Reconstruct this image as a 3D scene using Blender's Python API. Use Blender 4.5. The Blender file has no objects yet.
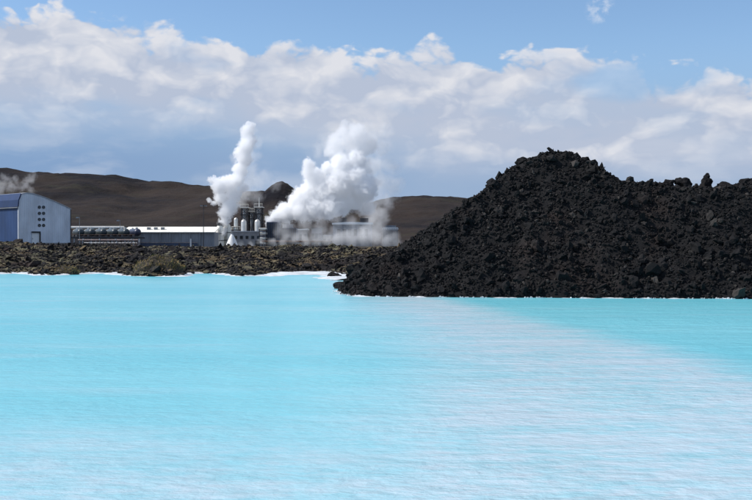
import bpy, bmesh, math, random
import numpy as np
from mathutils import Vector, Matrix, noise as mnoise

random.seed(7)
RNG = np.random.default_rng(11)
SC = bpy.context.scene
COL = SC.collection
R = math.radians

# ------------------------------------------------------------------ camera
F = 1033.0            # focal length in pixels of the 752 px wide photograph
EYE = 2.6             # camera height above the lagoon, metres
HOR = 246.0           # row of the horizon
cam_d = bpy.data.cameras.new('camera')
cam = bpy.data.objects.new('camera', cam_d); COL.objects.link(cam)
cam_d.sensor_width = 36.0
cam_d.lens = 36.0 * F / 752.0
cam_d.clip_start = 0.1; cam_d.clip_end = 12000
cam.location = (0, 0, EYE)
cam.rotation_euler = (R(90) - math.atan((250 - HOR) / F), 0, 0)
SC.camera = cam

# ------------------------------------------------------------------ world, sun, exposure
SUN_EL, SUN_AZ = R(46), R(-90)      # azimuth from +Y, negative = to the left
w = bpy.data.worlds.new('World'); SC.world = w; w.use_nodes = True
sun_d = bpy.data.lights.new('sun', 'SUN'); sun = bpy.data.objects.new('sun', sun_d); COL.objects.link(sun)
sun_d.energy = 4.8; sun_d.angle = R(0.53); sun_d.color = (1.0, 0.965, 0.92)
SDIR = Vector((math.sin(SUN_AZ) * math.cos(SUN_EL), math.cos(SUN_AZ) * math.cos(SUN_EL), math.sin(SUN_EL)))
sun.rotation_euler = SDIR.to_track_quat('Z', 'Y').to_euler()
SC.view_settings.view_transform = 'Standard'; SC.view_settings.look = 'None'
SC.view_settings.exposure = 0; SC.view_settings.gamma = 1
SC.view_settings.use_curve_mapping = False
SC.render.engine = 'CYCLES'
cy = SC.cycles
cy.use_denoising = True
cy.use_adaptive_sampling = True; cy.adaptive_threshold = 0.02
cy.max_bounces = 28; cy.diffuse_bounces = 3; cy.glossy_bounces = 3; cy.volume_bounces = 24; cy.transparent_max_bounces = 16
cy.volume_max_steps = 512


class NT:
    """small helper for node trees"""
    def __init__(s, tree):
        s.t = tree; s.n = tree.nodes; s.l = tree.links
    def node(s, kind, **kw):
        n = s.n.new(kind)
        for k, v in kw.items(): setattr(n, k, v)
        return n
    def put(s, sock, v):
        if isinstance(v, bpy.types.NodeSocket): s.l.new(v, sock)
        elif v is not None: sock.default_value = v
    def m(s, op, a, b=None, c=None, clamp=False):
        n = s.n.new('ShaderNodeMath'); n.operation = op; n.use_clamp = clamp
        for i, v in enumerate((a, b, c)):
            if v is not None: s.put(n.inputs[i], v)
        return n.outputs[0]
    def vm(s, op, a, b=None, scale=None):
        n = s.n.new('ShaderNodeVectorMath'); n.operation = op
        s.put(n.inputs[0], a)
        if b is not None: s.put(n.inputs[1], b)
        if scale is not None: s.put(n.inputs['Scale'], scale)
        return n.outputs['Value'] if op in ('DISTANCE', 'LENGTH', 'DOT_PRODUCT') else n.outputs['Vector']
    def step(s, v, lo, hi, a=0.0, b=1.0, kind='SMOOTHSTEP'):
        n = s.n.new('ShaderNodeMapRange'); n.interpolation_type = kind; n.clamp = True
        for i, x in enumerate((v, lo, hi, a, b)): s.put(n.inputs[i], x)
        return n.outputs[0]
    def noise(s, vec, scale, detail=4, rough=0.55, dist=0.0, lac=2.0):
        n = s.n.new('ShaderNodeTexNoise')
        s.put(n.inputs['Vector'], vec); n.inputs['Scale'].default_value = scale
        n.inputs['Detail'].default_value = detail; n.inputs['Roughness'].default_value = rough
        n.inputs['Lacunarity'].default_value = lac; n.inputs['Distortion'].default_value = dist
        return n.outputs['Fac']
    def noise2(s, vec, scale, detail=4, rough=0.55):
        n = s.n.new('ShaderNodeTexNoise'); n.noise_dimensions = '2D'
        s.put(n.inputs['Vector'], vec); n.inputs['Scale'].default_value = scale
        n.inputs['Detail'].default_value = detail; n.inputs['Roughness'].default_value = rough
        return n.outputs['Fac']
    def noisec(s, vec, scale, detail=3, rough=0.55):
        n = s.n.new('ShaderNodeTexNoise')
        s.put(n.inputs['Vector'], vec); n.inputs['Scale'].default_value = scale
        n.inputs['Detail'].default_value = detail; n.inputs['Roughness'].default_value = rough
        return n.outputs['Color']
    def mix(s, f, a, b):
        n = s.n.new('ShaderNodeMix'); n.data_type = 'RGBA'
        s.put(n.inputs['Factor'], f)
        for sock, v in ((n.inputs['A'], a), (n.inputs['B'], b)):
            pass
        a_s = [i for i in n.inputs if i.type == 'RGBA']
        for sock, v in zip(a_s, (a, b)):
            s.put(sock, v if isinstance(v, bpy.types.NodeSocket) else (*v[:3], 1))
        return [o for o in n.outputs if o.type == 'RGBA'][0]
    def xyz(s, x, y, z):
        n = s.n.new('ShaderNodeCombineXYZ')
        for i, v in enumerate((x, y, z)): s.put(n.inputs[i], v)
        return n.outputs[0]
    def curve(s, v, pts):
        n = s.n.new('ShaderNodeFloatCurve'); c = n.mapping.curves[0]
        n.mapping.use_clip = False
        while len(c.points) > 2: c.points.remove(c.points[1])
        c.points[0].location = pts[0]; c.points[1].location = pts[-1]
        for p in pts[1:-1]: c.points.new(*p)
        n.mapping.update()
        s.put(n.inputs['Value'], v)
        return n.outputs[0]


def build_world():
    k = NT(w.node_tree); k.n.clear()
    out = k.node('ShaderNodeOutputWorld')
    sky = k.node('ShaderNodeTexSky', sky_type='NISHITA', sun_disc=False)
    sky.sun_elevation = SUN_EL; sky.sun_rotation = SUN_AZ
    sky.air_density = 1.0; sky.dust_density = 0.1; sky.ozone_density = 4.5; sky.altitude = 0
    bg = k.node('ShaderNodeBackground'); k.l.new(sky.outputs[0], bg.inputs[0]); bg.inputs[1].default_value = 0.142
    d = k.node('ShaderNodeTexCoord').outputs['Generated']
    sp = k.node('ShaderNodeSeparateXYZ'); k.l.new(d, sp.inputs[0])
    x, y, z = sp.outputs
    az = k.m('ARCTAN2', x, y)                 # 0 ahead, + to the right, radians
    el = k.m('ARCSINE', z)
    # --- the cloud bank: its upper edge as an elevation over azimuth
    def a_of(px): return math.atan((px - 376) / F)
    def e_of(py): return math.atan((HOR - py) / F)
    top = [(-900, 20), (-300, 0), (-120, 10), (0, 14), (30, 4), (60, 8), (100, 18), (140, 26), (200, 28), (280, 33), (350, 42), (368, 44),
           (390, 34), (430, 36), (480, 44), (540, 44), (600, 46), (630, 54), (650, 66), (690, 70), (720, 66), (760, 72), (860, 66), (1000, 90), (1500, 120)]
    pts = [((a_of(px) + 1.2) / 2.4, e_of(py) * 2) for px, py in top]
    edge = k.m('MULTIPLY', k.curve(k.m('DIVIDE', k.m('ADD', az, 1.2), 2.4), pts), 0.5)
    # projected coordinates: stretched sideways like flat based clouds seen low
    def p(sx, sz, oz=0.0, ox=0.0):
        return k.xyz(k.m('ADD', k.m('MULTIPLY', az, sx), ox), k.m('ADD', k.m('MULTIPLY', el, sz), oz), 0.37)
    warp = k.vm('SCALE', k.vm('SUBTRACT', k.noisec(p(7, 12), 2.2, 3), (0.5, 0.5, 0.5)), scale=0.55)
    q = k.vm('ADD', p(9, 14.5), warp)
    q2 = k.vm('ADD', q, (-0.06, 0.20, 0))      # a step towards the sun
    n1 = k.noise2(q, 1.5, 7, 0.52)
    nr = k.noise2(q, 1.7, 4, 0.5)
    nrb = k.noise2(q2, 1.7, 4, 0.5)
    nd = k.noise2(p(10, 15), 6.0, 5, 0.6)
    def puff(vec, sc, det):
        v = k.node('ShaderNodeTexVoronoi', feature='SMOOTH_F1', voronoi_dimensions='2D'); v.inputs['Scale'].default_value = sc
        v.inputs['Detail'].default_value = det; v.inputs['Roughness'].default_value = 0.55; v.inputs['Smoothness'].default_value = 0.6
        k.put(v.inputs['Vector'], vec); return v.outputs['Distance']
    pf = puff(q, 2.0, 3); pf2 = puff(q2, 2.0, 1)
    below = k.m('SUBTRACT', edge, el)          # + inside the bank
    rag = k.m('ADD', k.m('MULTIPLY', k.m('SUBTRACT', n1, 0.5), 0.034), k.m('MULTIPLY', k.m('SUBTRACT', nd, 0.5), 0.018))
    rag = k.m('ADD', rag, k.m('MULTIPLY', k.m('SUBTRACT', 0.45, pf), 0.034))
    body = k.step(k.m('ADD', below, rag), -0.003, 0.010)
    # right hand gap of blue under the bank's upper roll, and thin parts
    nl = k.noise2(p(5, 15, 3.1), 1.7, 6, 0.5)
    thin = k.step(k.m('ADD', nl, k.step(az, 0.0, 0.36, 0.10, -0.04)), 0.36, 0.56, 0.80, 1.0)
    low = k.step(k.m('ADD', el, k.m('ADD', k.step(az, -0.30, 0.32, 0.0, 0.055), k.m('MULTIPLY', k.m('SUBTRACT', nl, 0.5), 0.05))), 0.090, 0.150, 0.10, 1.0)
    # a hole at px 560..650, py 65..100
    hx = k.m('DIVIDE', k.m('SUBTRACT', az, a_of(628)), 0.062); hy = k.m('DIVIDE', k.m('SUBTRACT', el, e_of(86)), 0.017)
    hd = k.m('ADD', k.m('MULTIPLY', hx, hx), k.m('MULTIPLY', hy, hy))
    hole = k.step(k.m('ADD', hd, k.m('MULTIPLY', k.m('SUBTRACT', n1, 0.5), 2.6)), 0.25, 1.5, 0.25, 1.0)
    mask = k.m('MULTIPLY', k.m('MULTIPLY', body, thin), k.m('MULTIPLY', low, hole), clamp=True)
    # light on the clouds
    relief = k.m('ADD', k.m('MULTIPLY', k.m('SUBTRACT', nr, nrb), 1.4), k.m('MULTIPLY', k.m('SUBTRACT', pf2, pf), 0.62))
    rim = k.step(below, 0.0, 0.05, 0.32, 0.0)
    lit = k.m('ADD', k.m('ADD', relief, rim), k.m('ADD', k.m('MULTIPLY', k.m('SUBTRACT', nl, 0.5), 1.0), k.step(el, 0.07, 0.17, 0.20, 0.70)))
    lit = k.m('ADD', lit, k.m('MULTIPLY', k.m('SUBTRACT', 0.45, pf), 0.6))
    lit = k.m('ADD', lit, k.step(az, -0.35, 0.35, -0.02, 0.10), clamp=True)
    ccol = k.mix(lit, (0.475, 0.54, 0.675), (0.74, 0.755, 0.81))
    # low streaks
    ns = k.noise2(k.vm('ADD', p(7, 26, 1.3), warp), 1.2, 6, 0.52)
    st = k.m('MULTIPLY', k.step(ns, 0.46, 0.74, 0, 0.42), k.step(el, 0.13, 0.08))
    # general thin veil near the horizon
    veil = k.step(el, 0.07, 0.20, 0.92, 0.0)
    veilc = k.mix(k.step(az, -0.34, 0.1), (0.175, 0.305, 0.545), (0.27, 0.39, 0.60))
    # small wisp up right, other scattered cumulus around the rest of the sky
    hi = k.noise(k.vm('ADD', d, (3, 1, 2)), 4.0, 4, 0.6)
    hmask = k.m('MULTIPLY', k.step(hi, 0.42, 0.62, 0, 0.9), k.step(el, 0.27, 0.42))
    wx = k.m('DIVIDE', k.m('SUBTRACT', az, a_of(600)), 0.017); wy = k.m('DIVIDE', k.m('SUBTRACT', el, e_of(15)), 0.016)
    wd = k.m('ADD', k.m('MULTIPLY', wx, wx), k.m('MULTIPLY', wy, wy))
    wisp = k.m('MULTIPLY', k.step(wd, 1.0, 0.0), k.step(nd, 0.42, 0.68, 0, 0.5))
    def bgc(c):
        b = k.node('ShaderNodeBackground'); k.put(b.inputs[0], c if isinstance(c, bpy.types.NodeSocket) else (*c, 1)); b.inputs[1].default_value = 1
        return b.outputs[0]
    def mixs(f, a, b):
        n = k.node('ShaderNodeMixShader'); k.put(n.inputs[0], f); k.l.new(a, n.inputs[1]); k.l.new(b, n.inputs[2]); return n.outputs[0]
    s = bg.outputs[0]
    s = mixs(veil, s, bgc(veilc))
    s = mixs(k.m('MAXIMUM', hmask, wisp), s, bgc((0.78, 0.82, 0.90)))
    s = mixs(mask, s, bgc(ccol))
    s = mixs(st, s, bgc((0.60, 0.66, 0.77)))
    k.l.new(s, out.inputs[0])
    try: w.cycles.sampling_method = 'MANUAL'; w.cycles.sample_map_resolution = 512
    except Exception: pass

build_world()

# ------------------------------------------------------------------ tagging
def tag(o, label=None, cat=None, group=None, kind=None):
    if label: o['label'] = label
    if cat: o['category'] = cat
    if group: o['group'] = group
    if kind: o['kind'] = kind
    return o

def thing(name, loc, rz=0, label=None, cat=None, group=None):
    o = bpy.data.objects.new(name, None); COL.objects.link(o)
    o.empty_display_size = 0.3
    o.location = loc; o.rotation_euler = (0, 0, rz)
    return tag(o, label, cat, group)

def copy_tree(o, parent=None):
    c = o.copy(); COL.objects.link(c); c.parent = parent
    for ch in list(o.children): copy_tree(ch, c)
    return c

def pix(px, Y, py=None):
    """world point on the photograph's ray (px, py) at depth Y"""
    return Vector(((px - 376) / F * Y, Y, EYE + ((HOR - py) / F * Y if py is not None else -EYE)))

# ------------------------------------------------------------------ materials
def mat(name, col, rough=0.7, metal=0.0, var=0.12, vscale=0.6, bump=0.0, bscale=20, spec=0.5, col2=None, stretch=(1, 1, 1)):
    m = bpy.data.materials.new(name); m.use_nodes = True
    k = NT(m.node_tree); b = k.n['Principled BSDF']
    b.inputs['Roughness'].default_value = rough; b.inputs['Metallic'].default_value = metal
    b.inputs['Specular IOR Level'].default_value = spec
    tc = k.node('ShaderNodeTexCoord').outputs['Object']
    mp = k.vm('MULTIPLY', tc, stretch)
    f = k.step(k.noise(mp, vscale, 6, 0.6), 0.3, 0.7)
    c2 = col2 or tuple(c * (1 - var * 2.2) for c in col)
    k.l.new(k.mix(f, c2, tuple(min(1, c * (1 + var)) for c in col)), b.inputs['Base Color'])
    if bump:
        bn = k.node('ShaderNodeBump'); bn.inputs['Strength'].default_value = 1; bn.inputs['Distance'].default_value = bump
        k.l.new(k.noise(mp, bscale, 5, 0.6), bn.inputs['Height']); k.l.new(bn.outputs[0], b.inputs['Normal'])
    return m

def rock_mat(name, dark, pale, moss=None, moss_amt=0.0, bump=0.03, red=(0.05, 0.028, 0.02), pale_amt=0.5, fleck_a=(0.10, 0.085, 0.075), fleck_b=(0.14, 0.125, 0.11)):
    m = bpy.data.materials.new(name); m.use_nodes = True
    k = NT(m.node_tree); b = k.n['Principled BSDF']
    b.inputs['Roughness'].default_value = 0.92; b.inputs['Specular IOR Level'].default_value = 0.25
    tc = k.node('ShaderNodeTexCoord').outputs['Object']
    n = k.noise(tc, 1.1, 8, 0.68)
    n2 = k.noise(tc, 0.23, 4, 0.55)
    c = k.mix(k.step(n, 0.5 - 0.02, 0.5 + 0.3, 0, pale_amt), dark, pale)
    c = k.mix(k.step(n2, 0.52, 0.7, 0, 0.5), c, red)
    # every stone a shade of its own
    isl = k.node('ShaderNodeAttribute'); isl.attribute_name = 'shade'
    c = k.mix(k.m('MULTIPLY', k.m('POWER', isl.outputs['Fac'], 12.0), 0.4), c, k.mix(k.noise(tc, 0.9, 3), fleck_a, fleck_b))
    if moss:
        nz = k.node('ShaderNodeSeparateXYZ'); k.l.new(k.node('ShaderNodeNewGeometry').outputs['Normal'], nz.inputs[0])
        pm = k.m('ADD', k.noise(k.vm('MULTIPLY', tc, (1, 1, 0.5)), 0.33, 6, 0.62), k.m('MULTIPLY', nz.outputs[2], 0.16))
        mc = k.mix(k.step(k.noise(tc, 0.09, 4, 0.6), 0.42, 0.6), moss, (moss[0] * 1.0, moss[1] * 0.8, moss[2] * 0.7))
        c = k.mix(k.step(pm, 0.60, 0.72, 0, moss_amt), c, mc)
    k.l.new(c, b.inputs['Base Color'])
    bn = k.node('ShaderNodeBump'); bn.inputs['Strength'].default_value = 1; bn.inputs['Distance'].default_value = bump
    k.l.new(k.noise(tc, 9, 5, 0.7), bn.inputs['Height']); k.l.new(bn.outputs[0], b.inputs['Normal'])
    return m

M = {}
M['basalt'] = rock_mat('basalt', (0.006, 0.0055, 0.006), (0.030, 0.027, 0.0265), bump=0.05, pale_amt=0.45, red=(0.026, 0.0165, 0.0135))
M['field_rock'] = rock_mat('field_rock', (0.013, 0.0115, 0.012), (0.105, 0.092, 0.088), moss=(0.165, 0.150, 0.088), moss_amt=0.8, bump=0.08)
M['field_soil'] = rock_mat('field_soil', (0.011, 0.0095, 0.0095), (0.05, 0.043, 0.040), moss=(0.130, 0.110, 0.065), moss_amt=0.8, bump=0.1)
M['silica'] = mat('silica', (0.58, 0.61, 0.63), 0.85, var=0.16, vscale=0.5, bump=0.03, bscale=6)
M['hill'] = None

# ------------------------------------------------------------------ numpy helpers
def hash2(ix, iy, seed):
    n = (ix.astype(np.int64) * 374761393 + iy.astype(np.int64) * 668265263 + seed * 974711) & 0x7fffffff
    n = ((n ^ (n >> 13)) * 1274126177) & 0x7fffffff
    return ((n ^ (n >> 16)) & 0xffff) / 65535.0

def vnoise(x, y, seed=0):
    ix = np.floor(x); iy = np.floor(y); fx = x - ix; fy = y - iy
    fx = fx * fx * (3 - 2 * fx); fy = fy * fy * (3 - 2 * fy)
    a = hash2(ix, iy, seed); b = hash2(ix + 1, iy, seed); c = hash2(ix, iy + 1, seed); d = hash2(ix + 1, iy + 1, seed)
    return (a * (1 - fx) + b * fx) * (1 - fy) + (c * (1 - fx) + d * fx) * fy

def fbm(x, y, seed=0, octv=5, gain=0.5):
    s = 0; a = 1; t = 0
    for i in range(octv):
        s = s + a * vnoise(x + i * 17.3, y - i * 9.1, seed + i); t += a; a *= gain; x = x * 2.03; y = y * 2.03
    return s / t - 0.5

def np_mesh(name, V, Fc, material, smooth=False, shade=None, parent=None):
    me = bpy.data.meshes.new(name)
    V = np.asarray(V, np.float32); Fc = np.asarray(Fc, np.int32)
    n = Fc.shape[1]
    me.vertices.add(len(V)); me.vertices.foreach_set('co', V.ravel())
    me.loops.add(Fc.size); me.loops.foreach_set('vertex_index', Fc.ravel())
    me.polygons.add(len(Fc)); me.polygons.foreach_set('loop_start', np.arange(0, Fc.size, n, dtype=np.int32))
    me.polygons.foreach_set('use_smooth', np.full(len(Fc), smooth, dtype=bool))
    me.update(calc_edges=True)
    if shade is not None:
        at = me.attributes.new('shade', 'FLOAT', 'POINT'); at.data.foreach_set('value', np.asarray(shade, np.float32))
    me.materials.append(material)
    o = bpy.data.objects.new(name, me); COL.objects.link(o)
    if parent: o.parent = parent
    return o

def grid_mesh(name, xs, ys, hfun, material, smooth=True):
    X, Y = np.meshgrid(xs, ys); Z = hfun(X, Y)
    V = np.stack([X.ravel(), Y.ravel(), Z.ravel()], 1)
    nx, ny = len(xs), len(ys)
    i = (np.arange(ny - 1)[:, None] * nx + np.arange(nx - 1)[None, :]).ravel()
    return np_mesh(name, V, np.stack([i, i + 1, i + nx + 1, i + nx], 1), material, smooth)

# ------------------------------------------------------------------ the land's outline
def wp(px, py):      # a point of the waterline
    Y = EYE * F / (py - HOR); return ((px - 376) / F * Y, Y)
shore = [(-230, 96), (-120, 95)] + [wp(*q) for q in [(-120, 274.5), (-40, 275.5), (0, 274), (14, 273.4), (30, 273.8), (36, 275.6), (56, 275.6), (70, 274.6), (92, 273.6), (112, 273.2),
         (124, 276.0), (140, 276.6), (178, 276.6), (190, 274.2), (204, 273.6), (222, 274.6), (240, 276.2), (262, 275.8), (276, 274.0), (300, 272.6), (326, 272.4),
         (340, 274.0), (350, 277.0)]] + \
        [wp(*q) for q in [(352, 282), (346, 287), (339, 291.2), (343, 294.2), (356, 296.0), (376, 296.6), (420, 297.0), (470, 297.6), (540, 297.8), (620, 298.2), (700, 298.6), (760, 299), (900, 299.5)]] + [(70, 50)]
poly = np.array(shore + [(230, 60), (230, 400), (-230, 400)])

def sdist(X, Y):
    """signed distance to the land's outline, + inside land"""
    P = np.stack([X.ravel(), Y.ravel()], 1)
    best = np.full(len(P), 1e9); inside = np.zeros(len(P), bool)
    n = len(poly)
    for i in range(n):
        a = poly[i]; b = poly[(i + 1) % n]; ab = b - a
        t = np.clip(((P - a) @ ab) / (ab @ ab), 0, 1)
        dd = np.hypot(*(P - a - t[:, None] * ab).T)
        best = np.minimum(best, dd)
        c = (a[1] > P[:, 1]) != (b[1] > P[:, 1])
        with np.errstate(divide='ignore', invalid='ignore'):
            xi = (b[0] - a[0]) * (P[:, 1] - a[1]) / (b[1] - a[1]) + a[0]
        inside ^= c & (P[:, 0] < xi)
    s = np.where(inside, best, -best).reshape(X.shape)
    return s + np.where(Y < 72, 0.7 * fbm(X / 0.9, Y / 0.9, 131, 3), 1.6 * fbm(X / 2.2, Y / 2.2, 133, 3))

ridge_px = np.array([(330, 300), (336, 292), (344, 282), (353, 270), (372, 261), (391, 252), (411, 239), (432, 224), (445, 214), (459, 204), (471, 196), (486, 186), (500, 175), (514, 163), (524, 158),
                     (537, 154), (549, 150.5), (560, 152), (575, 156.5), (590, 163), (608, 174), (622, 180), (640, 180), (660, 183), (690, 186), (712, 185), (735, 184), (760, 182), (820, 176), (900, 180), (1100, 200), (1300, 240)], float)
YR = 60.0
ridge_x = (ridge_px[:, 0] - 376) / F * YR; ridge_z = EYE + (HOR - ridge_px[:, 1]) / F * YR

def field_h(X, Y):
    d = sdist(X, Y)
    up = np.clip(d, 0, None)
    base = 1.15 * (1 - np.exp(-up / 4.0)) + 1.25 * (1 - np.exp(-up / 50.0))
    base = base + 0.75 * np.exp(-((X + 66) ** 2 + (Y - 185) ** 2) / 30 ** 2)
    rel = np.clip(up / 4, 0, 1) * (2.1 * fbm(X / 8, Y / 8, 3, 5, 0.55) + 0.9 * fbm(X / 2.2, Y / 2.2, 9, 4, 0.6))
    return np.where(d > 0, base + rel, np.maximum(d * 0.35, -2.0)) - 0.05 - 0.3 * np.clip(up / 30, 0, 1)

def mound_h(X, Y):
    d = sdist(X, Y)
    up = np.clip(d, 0, None)
    w = 0.55 * fbm(X / 3.0, Y / 3.0, 21, 4) * 2
    cap = np.interp(X * YR / np.maximum(Y, 56) * 1.0, ridge_x, ridge_z)
    front = np.minimum(up * 0.93 + 0.18 * np.sqrt(np.clip(up * 4, 0, 1)), cap + 0.0)
    # soft cap, then a long back slope down to the lava behind
    back = cap - np.clip(Y - 63.0, 0, None) * 0.62
    h = np.minimum(front + w * np.clip(up / 2, 0, 1) * 0.6, back + w * 0.25)
    h = np.minimum(h, cap + 0.1)
    rel = np.clip(up / 1.0, 0, 1) * (0.62 * fbm(X / 0.9, Y / 0.9, 31, 4, 0.6) + 0.75 * fbm(X / 2.1, Y / 1.6, 37, 3, 0.5))
    return np.where(d > 0, h + rel - 0.28 * np.clip(up / 2, 0, 1), np.maximum(d * 0.5, -2.0)) - 0.04

# ------------------------------------------------------------------ stones
def ico(sub):
    bm = bmesh.new(); bmesh.ops.create_icosphere(bm, subdivisions=sub, radius=1)
    bm.verts.ensure_lookup_table()
    V = np.array([v.co for v in bm.verts]); Fc = np.array([[v.index for v in f.verts] for f in bm.faces]); bm.free()
    return V, Fc

def rock_shapes(sub, n, seed, rough=0.22, planes=13):
    rg = np.random.default_rng(seed); V, Fc = ico(sub); res = []
    for i in range(n):
        N = rg.normal(size=(planes, 3)); N /= np.linalg.norm(N, axis=1)[:, None]
        h = rg.uniform(0.55, 1.0, planes)
        dots = V @ N.T
        r = np.min(np.where(dots > 0.05, h / np.maximum(dots, 0.05), 9), axis=1)
        r = np.minimum(r, 1.25)
        off = rg.uniform(0, 50, 3)
        nz = np.array([mnoise.fractal(Vector(v * 1.9 + off), 1.0, 2.0, 4) for v in V])
        r = r * (1 + rough * nz) + rg.normal(0, rough * 0.12, len(V))
        res.append(V * np.clip(r, 0.3, 1.6)[:, None])
    return res, Fc

def rot_mats(n, rg, tilt=1.0):
    q = rg.normal(size=(n, 4)); q[:, 1:3] *= tilt; q /= np.linalg.norm(q, axis=1)[:, None]
    a, b, c, d = q.T
    return np.stack([np.stack([1 - 2 * (c * c + d * d), 2 * (b * c - a * d), 2 * (b * d + a * c)], 1),
                     np.stack([2 * (b * c + a * d), 1 - 2 * (b * b + d * d), 2 * (c * d - a * b)], 1),
                     np.stack([2 * (b * d - a * c), 2 * (c * d + a * b), 1 - 2 * (b * b + c * c)], 1)], 1)

def scatter(name, P, size, material, sub=1, seed=5, flat=(0.8, 1.2), rough=0.22, variants=10, smooth=False, tilt=1.0, low=1.0):
    rg = np.random.default_rng(seed)
    shapes, Fc = rock_shapes(sub, variants, seed, rough)
    n = len(P); Rm = rot_mats(n, rg, tilt); sc = rg.uniform(flat[0], flat[1], (n, 3)) * size[:, None] * np.array([1, 1, low])
    which = rg.integers(0, variants, n); nv = len(shapes[0])
    V = np.empty((n, nv, 3), np.float32)
    for s in range(variants):
        ix = np.where(which == s)[0]
        if len(ix) == 0: continue
        v = shapes[s][None] * sc[ix][:, None, :]
        V[ix] = np.einsum('nij,nvj->nvi', Rm[ix], v) + P[ix][:, None, :]
    FF = (Fc[None] + (np.arange(n) * nv)[:, None, None]).reshape(-1, 3)
    sh = np.repeat(rg.uniform(0, 1, n), nv)
    return np_mesh(name, V.reshape(-1, 3), FF, material, smooth, sh)

def field_slope(hf, x, y, e=0.3):
    return hf(x + e, y) - hf(x - e, y), hf(x, y + e) - hf(x, y - e)

# ------------------------------------------------------------------ water
def water_mat():
    m = bpy.data.materials.new('milky_water'); m.use_nodes = True
    k = NT(m.node_tree); b = k.n['Principled BSDF']
    tc = k.node('ShaderNodeTexCoord').outputs['Object']
    s = k.node('ShaderNodeSeparateXYZ'); k.l.new(tc, s.inputs[0]); x, y, z = s.outputs
    # cloud reflection painted as a pale band off the headland; near water paler too
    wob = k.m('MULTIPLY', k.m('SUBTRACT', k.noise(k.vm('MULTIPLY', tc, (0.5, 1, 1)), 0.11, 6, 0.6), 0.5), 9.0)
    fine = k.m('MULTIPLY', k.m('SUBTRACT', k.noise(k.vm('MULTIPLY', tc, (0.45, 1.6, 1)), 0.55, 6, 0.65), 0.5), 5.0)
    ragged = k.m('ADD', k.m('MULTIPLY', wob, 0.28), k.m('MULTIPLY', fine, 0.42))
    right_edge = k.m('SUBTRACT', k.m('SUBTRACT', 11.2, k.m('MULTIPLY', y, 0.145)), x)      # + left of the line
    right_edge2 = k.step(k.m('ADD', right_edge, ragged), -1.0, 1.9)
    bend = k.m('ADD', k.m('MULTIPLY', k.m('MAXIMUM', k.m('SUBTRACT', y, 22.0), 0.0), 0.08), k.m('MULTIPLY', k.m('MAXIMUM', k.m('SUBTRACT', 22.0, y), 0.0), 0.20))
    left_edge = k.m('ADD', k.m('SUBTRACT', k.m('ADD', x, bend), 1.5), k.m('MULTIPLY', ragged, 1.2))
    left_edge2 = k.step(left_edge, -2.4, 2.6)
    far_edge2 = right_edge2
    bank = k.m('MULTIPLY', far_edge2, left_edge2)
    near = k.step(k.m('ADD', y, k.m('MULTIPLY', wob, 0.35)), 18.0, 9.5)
    fleck = k.noise(k.vm('MULTIPLY', tc, (0.9, 2.0, 1)), 2.4, 5, 0.65)  # bright ripple reflections painted in as pale flecks
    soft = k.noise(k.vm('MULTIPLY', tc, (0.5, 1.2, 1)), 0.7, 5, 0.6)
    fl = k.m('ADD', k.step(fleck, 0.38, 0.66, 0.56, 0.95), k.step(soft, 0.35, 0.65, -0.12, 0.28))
    milk_glare = k.m('MAXIMUM', k.m('MULTIPLY', bank, fl), k.m('MULTIPLY', near, k.m('MULTIPLY', fl, 0.85)))
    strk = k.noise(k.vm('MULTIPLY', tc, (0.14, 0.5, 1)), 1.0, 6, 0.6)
    milk_glare = k.m('ADD', milk_glare, k.step(strk, 0.5, 0.72, 0, 0.22), clamp=True)
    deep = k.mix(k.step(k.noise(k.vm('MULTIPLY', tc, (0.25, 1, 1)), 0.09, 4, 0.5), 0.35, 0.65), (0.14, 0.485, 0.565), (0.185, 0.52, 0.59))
    c = k.mix(milk_glare, deep, (0.44, 0.555, 0.615))
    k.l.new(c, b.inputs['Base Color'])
    b.inputs['Roughness'].default_value = 0.25; b.inputs['Specular IOR Level'].default_value = 0.3; b.inputs['IOR'].default_value = 1.33
    # wind ripples
    r1 = k.noise(k.vm('MULTIPLY', tc, (0.9, 1.35, 1)), 3.4, 5, 0.6)
    r2 = k.noise(k.vm('MULTIPLY', tc, (0.6, 1.1, 1)), 0.9, 4, 0.55)
    gust = k.step(k.noise(k.vm('MULTIPLY', tc, (0.4, 1, 1)), 0.16, 4, 0.6), 0.35, 0.7, 0.6, 1.3)
    h = k.m('MULTIPLY', k.m('ADD', k.m('MULTIPLY', r1, 0.45), k.m('MULTIPLY', r2, 0.8)), gust)
    bn = k.node('ShaderNodeBump'); bn.inputs['Strength'].default_value = 1; bn.inputs['Distance'].default_value = 0.12
    k.l.new(h, bn.inputs['Height']); k.l.new(bn.outputs[0], b.inputs['Normal'])
    return m

def build_ground():
    xs = np.linspace(-260, 260, 27); ys = np.linspace(-80, 130, 22)
    o = grid_mesh('lagoon_water', xs, ys, lambda X, Y: X * 0, water_mat()); tag(o, 'milky turquoise lagoon water with pale painted cloud reflections', kind='structure')
    # plain under the works, out to the horizon
    xs = np.concatenate([np.linspace(-5000, -300, 12), np.linspace(-260, 260, 60), np.linspace(300, 5000, 12)])
    ys = np.concatenate([np.linspace(212, 520, 40), np.linspace(600, 7000, 14)])
    def ph(X, Y): return 2.35 + 0.5 * fbm(X / 30, Y / 30, 4) - 0.35 * np.clip((230 - Y) / 20, 0, 1)
    tag(grid_mesh('ground', xs, ys, ph, M['field_soil']), kind='structure')
    xs = np.arange(-125, 90, 0.75); ys = np.arange(80, 226, 0.75)
    tag(grid_mesh('lava_field', xs, ys, field_h, M['field_soil']), kind='structure')
    xs = np.arange(-6, 60, 0.22); ys = np.arange(47, 82, 0.22)
    tag(grid_mesh('lava_mound_ground', xs, ys, mound_h, M['basalt']), kind='structure')

build_ground()

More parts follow.
